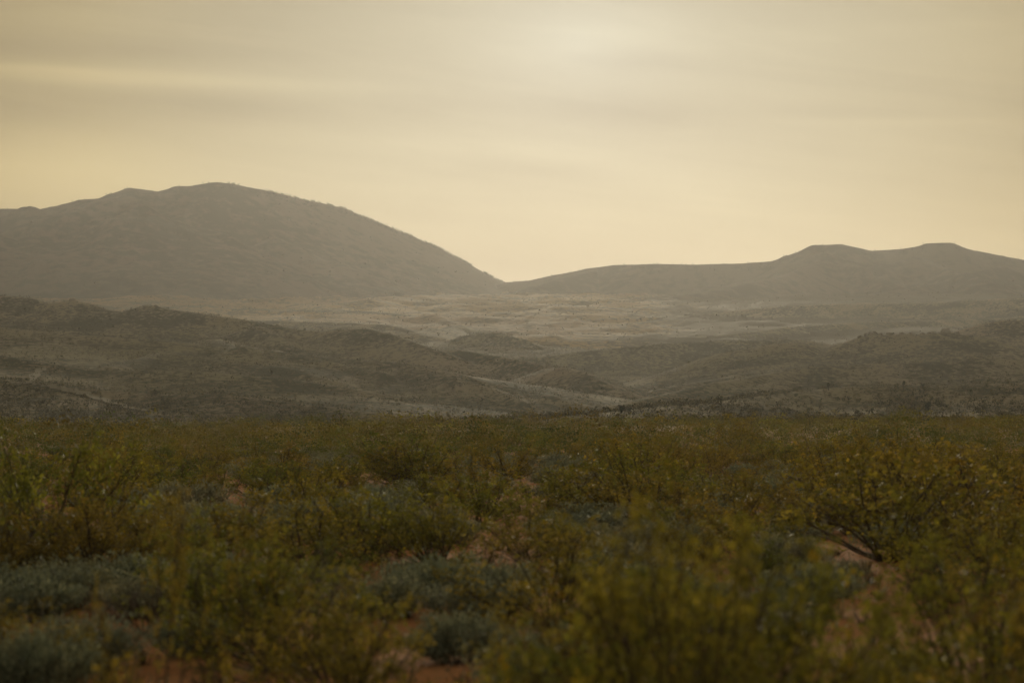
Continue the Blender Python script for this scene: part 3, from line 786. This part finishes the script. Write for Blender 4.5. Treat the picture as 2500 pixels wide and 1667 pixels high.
# ---- woodland fringe along the mountain crest
def crest_trees():
    r = np.random.default_rng(61); items = []
    main = RIDGES[0][1]; 
    def along(pts, n, h0, h1, back, front, x0=-1e9, x1=1e9):
        seg = np.linalg.norm(np.diff(pts[:, :2], axis=0), axis=1); cs = np.concatenate([[0], np.cumsum(seg)])
        for s in r.uniform(0, cs[-1], n):
            i = min(np.searchsorted(cs, s, 'right')-1, len(seg)-1); t = (s-cs[i])/seg[i]
            p = pts[i]*(1-t)+pts[i+1]*t; c = 1176+p[0]/p[1]*FPX
            if not (x0 < c < x1) or r.random() > float(vnoise(np.array([c/14.]), np.array([3.]), 5)[0])*1.7-.15: continue
            y = p[1]+r.uniform(-front, back); x = p[0]*y/p[1]; h = r.uniform(h0, h1)
            items.append((x, y, h, h*r.uniform(.5, .9), r.random()))
    along(main, 3200, 1.6, 3.8, 5, 50, 505, 1155)
    along(main, 700, 2.0, 4.0, 10, 700, 560, 1120)
    along(main, 120, 1.2, 3.2, 5, 10, -50, 520)
    along(RIDGES[1][1], 500, .9, 2.4, 10, 40, 1180, 2360)
    along(RIDGES[1][1], 40, 2.5, 5, 10, 20, 2190, 2360)
    far_mass('ridge_trees', items, 'juniper', lambda y: 26, hang=.02, big=1.3)
crest_trees()

# ------------------------------------------------------------------ things on the far edge: joshua trees, posts, boulders
def joshua(cx, cy, hpx, label, group, kind='leafy', d=None, seed=1):
    h = hit(cx, cy, d0=60, d1=1500, n=3000) if d is None else None
    if h is not None: x, y, z = h
    else:
        a_, b_ = ray(cx, cy); y = d or 420.; x = a_*y; z = zof(x, y)
    H = hpx/FPX*y; r = np.random.default_rng(seed)
    e = bpy.data.objects.new('joshua_tree', None); COL.objects.link(e); e.location = (x, y, z-.1)
    T = Acc(); C = []; U = []
    def limb(p, dr, L, rad, lev):
        pts = [p]
        for k in range(4):
            dr = dr+r.normal(size=3)*.14+np.array([0, 0, .08]); dr = dr/np.linalg.norm(dr); pts.append(pts[-1]+dr*L/4)
        v, f = tube(pts, rad, rad*.7, 6); T.add(v, f)
        if lev < 2 and kind != 'single':
            for j in range(3 if lev == 0 else 2):
                dd = dr+r.normal(size=3)*.7; dd[2] = abs(dd[2])*.6+.35; dd /= np.linalg.norm(dd)
                limb(pts[-1-(j % 2)], dd, L*.62, rad*.7, lev+1)
        if kind != 'bare' or lev == 2:
            m = 70 if kind != 'bare' else 8
            dv = r.normal(size=(m, 3)); dv /= np.linalg.norm(dv, axis=1)[:, None]
            C.append(pts[-1]+dv*H*.055*(1 if kind != 'round' else 1.8)); U.append(dv*1.5)
            if kind != 'bare': C.append(pts[-2]+dv*H*.05); U.append(dv*1.5)
    limb(np.zeros(3), np.array([0, 0, 1.]), H*.42, H*.035, 0)
    C = np.concatenate(C); U = np.concatenate(U)
    sc_ = H/max(C[:, 2].max(), 1e-3); 
    V, F = leaf_quads(C, H*.12, r, .28, U)
    link('trunk', T.mesh('trunk', [M['trunk']]), e); 
    link('crown', mesh_np('crown', V, F, [M['juniper']], attrs={'tint': ('FACE', r.random(len(F))), 'leafvar': ('FACE', r.random(len(F)))}), e)
    e.scale = (sc_, sc_, sc_)
    props(e, label, 'tree', group); return e
JG = 'joshua trees on the slope beyond the field'
joshua(1425, 955, 26, 'dark rounded tree at the notch where the canyon meets the field', JG, 'round', seed=3)
joshua(1446, 952, 18, 'small spiky tree just right of the dark rounded tree', JG, 'leafy', seed=4)
joshua(1903, 897, 17, 'lone spiky tree on top of the near slope, right of centre', JG, 'single', seed=5)
joshua(2074, 893, 18, 'thin spiky tree on the slope between two others at the right', JG, 'single', seed=6)
joshua(2122, 897, 17, 'bushier spiky tree furthest right on the slope crest', JG, 'leafy', seed=7)
joshua(2135, 950, 28, 'wide branching grey tree low on the near slope at the right', JG, 'leafy', seed=8)
joshua(1861, 972, 34, 'bare forked tree standing at the edge of the green field', JG, 'bare', d=330., seed=9)

def post(cx, cy, hpx, label, group, d, rad=.06, rail=None):
    a_, b_ = ray(cx, cy); x = a_*d; y = d; H = hpx/FPX*d+.1
    r = np.random.default_rng(int(cx))
    A = Acc(); lean = r.normal(size=2)*.03
    v, f = tube([np.zeros(3), np.array([lean[0]*.5, lean[1]*.5, H*.5]), np.array([lean[0], lean[1], H])], rad, rad*.85, 8); A.add(v, f)
    top = np.array([[lean[0], lean[1], H+rad*.4]])
    n = len(v); A.add(top, np.zeros((0, 4), int))
    F = [(n-8+i, n-8+(i+1) % 8, n, n) for i in range(8)]
    me = bpy.data.meshes.new('fence_post'); VV = np.concatenate(A.V)
    me.from_pydata([tuple(q) for q in VV], [], [tuple(q) for q in f]+[(p[0], p[1], p[2]) for p in F]); me.materials.append(M['post'])
    o = link('fence_post', me); o.location = (x, y, zof(x, y)-.05)
    props(o, label, 'post', group); return o
PG = 'weathered posts along the field edge'
post(76, 1003, 22, 'left one of the two dark posts near the left edge of the field', PG, 240.)
post(87, 1003, 21, 'right one of the two dark posts near the left edge of the field', PG, 240.)
post(638, 976, 12, 'lone short post at the field edge, left of centre', PG, 400., .09)
post(1022, 1010, 16, 'pale thin post among the bushes left of centre', PG, 230.)
post(2021, 953, 13, 'left one of the three short posts below the wide branching tree', PG, 400., .08)
post(2028, 953, 14, 'middle one of the three short posts below the wide branching tree', PG, 400., .08)
post(2036, 953, 13, 'right one of the three short posts below the wide branching tree', PG, 400., .08)
post(1573, 961, 14, 'left one of the pair of posts at the field edge, right of centre', PG, 400., .08)
post(1592, 961, 10, 'right one of the pair of posts at the field edge, right of centre', PG, 400., .08)

def boulder(cx, cy, wpx, hpx, label, seed):
    h = hit(cx, cy+5, d0=900, d1=2600, n=4000)
    if h is None: return
    y = h[1]+6; x = h[0]*y/h[1]; z = zof(x, y); r = np.random.default_rng(seed)
    W = wpx/FPX*y/2; Hh = hpx/FPX*y
    me = bpy.data.meshes.new('boulder'); import bmesh
    bm = bmesh.new(); bmesh.ops.create_icosphere(bm, subdivisions=3, radius=1)
    V = np.array([v.co[:] for v in bm.verts])
    nn = 1+.35*fbm(V[:, 0]*1.6+seed*3, V[:, 1]*1.6+V[:, 2]*1.3, seed, 3)
    q = V*nn[:, None]; q = np.sign(q)*np.abs(q)**.8
    for v, c in zip(bm.verts, q): v.co = (c[0]*W, c[1]*W*.9, c[2]*Hh)
    bm.to_mesh(me); bm.free(); me.materials.append(M['rock'])
    o = link('boulder', me, loc=(x, y, z-Hh*.25)); o.rotation_euler = (0, 0, r.uniform(0, 6))
    props(o, label, 'boulder', 'boulders on the rocky crest at the right')
BL_ = [(1975,773,12,6,'small boulder at the left foot of the rocky crest'),(1990,768,14,7,'flat boulder second from the left on the rocky crest'),(2004,765,20,10,'large rounded boulder at the left shoulder of the rocky crest'),
 (2022,768,12,6,'small boulder just right of the large rounded one'),(2044,766,18,8,'broad boulder left of the middle of the rocky crest'),(2070,768,12,5,'low boulder in the middle of the rocky crest'),
 (2092,766,10,5,'small boulder right of the middle of the rocky crest'),(2118,765,14,6,'flat boulder between the middle and the block-shaped outcrop'),(2140,763,20,9,'wide boulder leaning against the block-shaped outcrop'),
 (2172,760,26,14,'tallest block-shaped outcrop of the rocky crest'),(2198,765,16,8,'sloping boulder right of the block-shaped outcrop'),(2222,770,12,6,'last small boulder at the right end of the rocky crest')]
for i, (a_, b_, c_, d_, l_) in enumerate(BL_): boulder(a_, b_, c_, d_, l_, i+2)
# the two light peaks: summit rocks on the left foothill crest
for i, (a_, b_, c_, d_, l_) in enumerate([(165,690,14,5,'summit rock on the pointed hill at the left'),(338,704,18,5,'summit rock on the second pointed hill at the left'),(358,703,10,4,'small rock beside the summit rock of the second pointed hill')]):
    boulder(a_, b_, c_, d_, l_, i+30)

# ------------------------------------------------------------------ labels for the shrubs of the field
def describe():
    tones = {C_: ['deep olive', 'mustard olive', 'golden brown', 'dull green', 'dark green'], S_: ['blue-grey', 'grey-green', 'pale silvery', 'dusty green', 'soft grey'], D_: ['bare']*5}
    rows = [(24, 'in blurred foreground'), (32, 'in near field'), (44, 'in lower mid field'), (60, 'in mid field'), (90, 'in upper mid field'), (1e9, 'in far field')]
    zones = [(-.9, 'at left edge'), (-.62, 'far left of centre'), (-.3, 'left of centre'), (-.1, 'just left of centre'), (.1, 'at centre'), (.3, 'just right of centre'), (.62, 'right of centre'), (.9, 'far right of centre'), (9, 'at right edge')]
    cells = {}
    for e, k, x, y, H, W, t in THINGS[NSPEC:]:
        tone = tones[k][min(int(t*5), 4)]
        if k == C_: size = 'tall' if H > 1.2 else ('low' if H < .9 else 'mid-sized')
        else: size = 'small' if W < .5 else 'spreading'
        row = next(n for l, n in rows if y < l); zn = next(n for l, n in zones if x/(y*.2118) < l)
        cells.setdefault((size, tone, k, row, zn), []).append((x/y, e))
    ordn = ['first', 'second', 'third', 'fourth', 'fifth', 'sixth', 'seventh', 'eighth', 'ninth', 'tenth', 'eleventh', 'twelfth', 'thirteenth', 'fourteenth']
    for (size, tone, k, row, zn), L in cells.items():
        L.sort(key=lambda p: p[0]); noun = {C_: 'bush', S_: 'sage mound', D_: 'twig shrub'}[k]
        for i, (_, e) in enumerate(L):
            lab = f'{size} {tone} {noun} {row}, {zn}'
            if len(L) == 2: lab = ('left' if i == 0 else 'right')+f' {size} {tone} {noun} of two {row}, {zn}'.replace('bushs', 'bushes').replace('sage mounds', 'sages').replace('sage mound', 'sage')
            elif len(L) > 2: lab = f'{ordn[min(i,13)]} of {size} {tone} {noun}s {row}, {zn}, from left'.replace('bushs', 'bushes').replace('sage mounds', 'sages').replace('sage mound', 'sage')
            e['label'] = lab; e['group'] = {C_: 'creosote bushes of the field', S_: 'sage mounds of the field', D_: 'dry bare shrubs of the field'}[k]
describe()

# ------------------------------------------------------------------ haze
def build_haze():
    x, y0, y1, z0, z1 = 10000, -9700, 10200, -60, 520
    V = [(-x,y0,z0),(x,y0,z0),(x,y1,z0),(-x,y1,z0),(-x,y0,z1),(x,y0,z1),(x,y1,z1),(-x,y1,z1)]
    F = [(0,3,2,1),(4,5,6,7),(0,1,5,4),(1,2,6,5),(2,3,7,6),(3,0,4,7)]
    m = bpy.data.materials.new('haze_air'); m.use_nodes = True; m.node_tree.nodes.clear(); g = NG(m.node_tree)
    v = g.n('ShaderNodeVolumePrincipled', {'Color': (.93, .92, .92, 1), 'Density': HAZE, 'Anisotropy': 0.65})
    g.n('ShaderNodeOutputMaterial', {'Volume': v.outputs[0]})
    o = link('haze', mesh_np('haze', V, F, [m])); props(o, kind='stuff')
HAZE = 3.55e-5
build_haze()
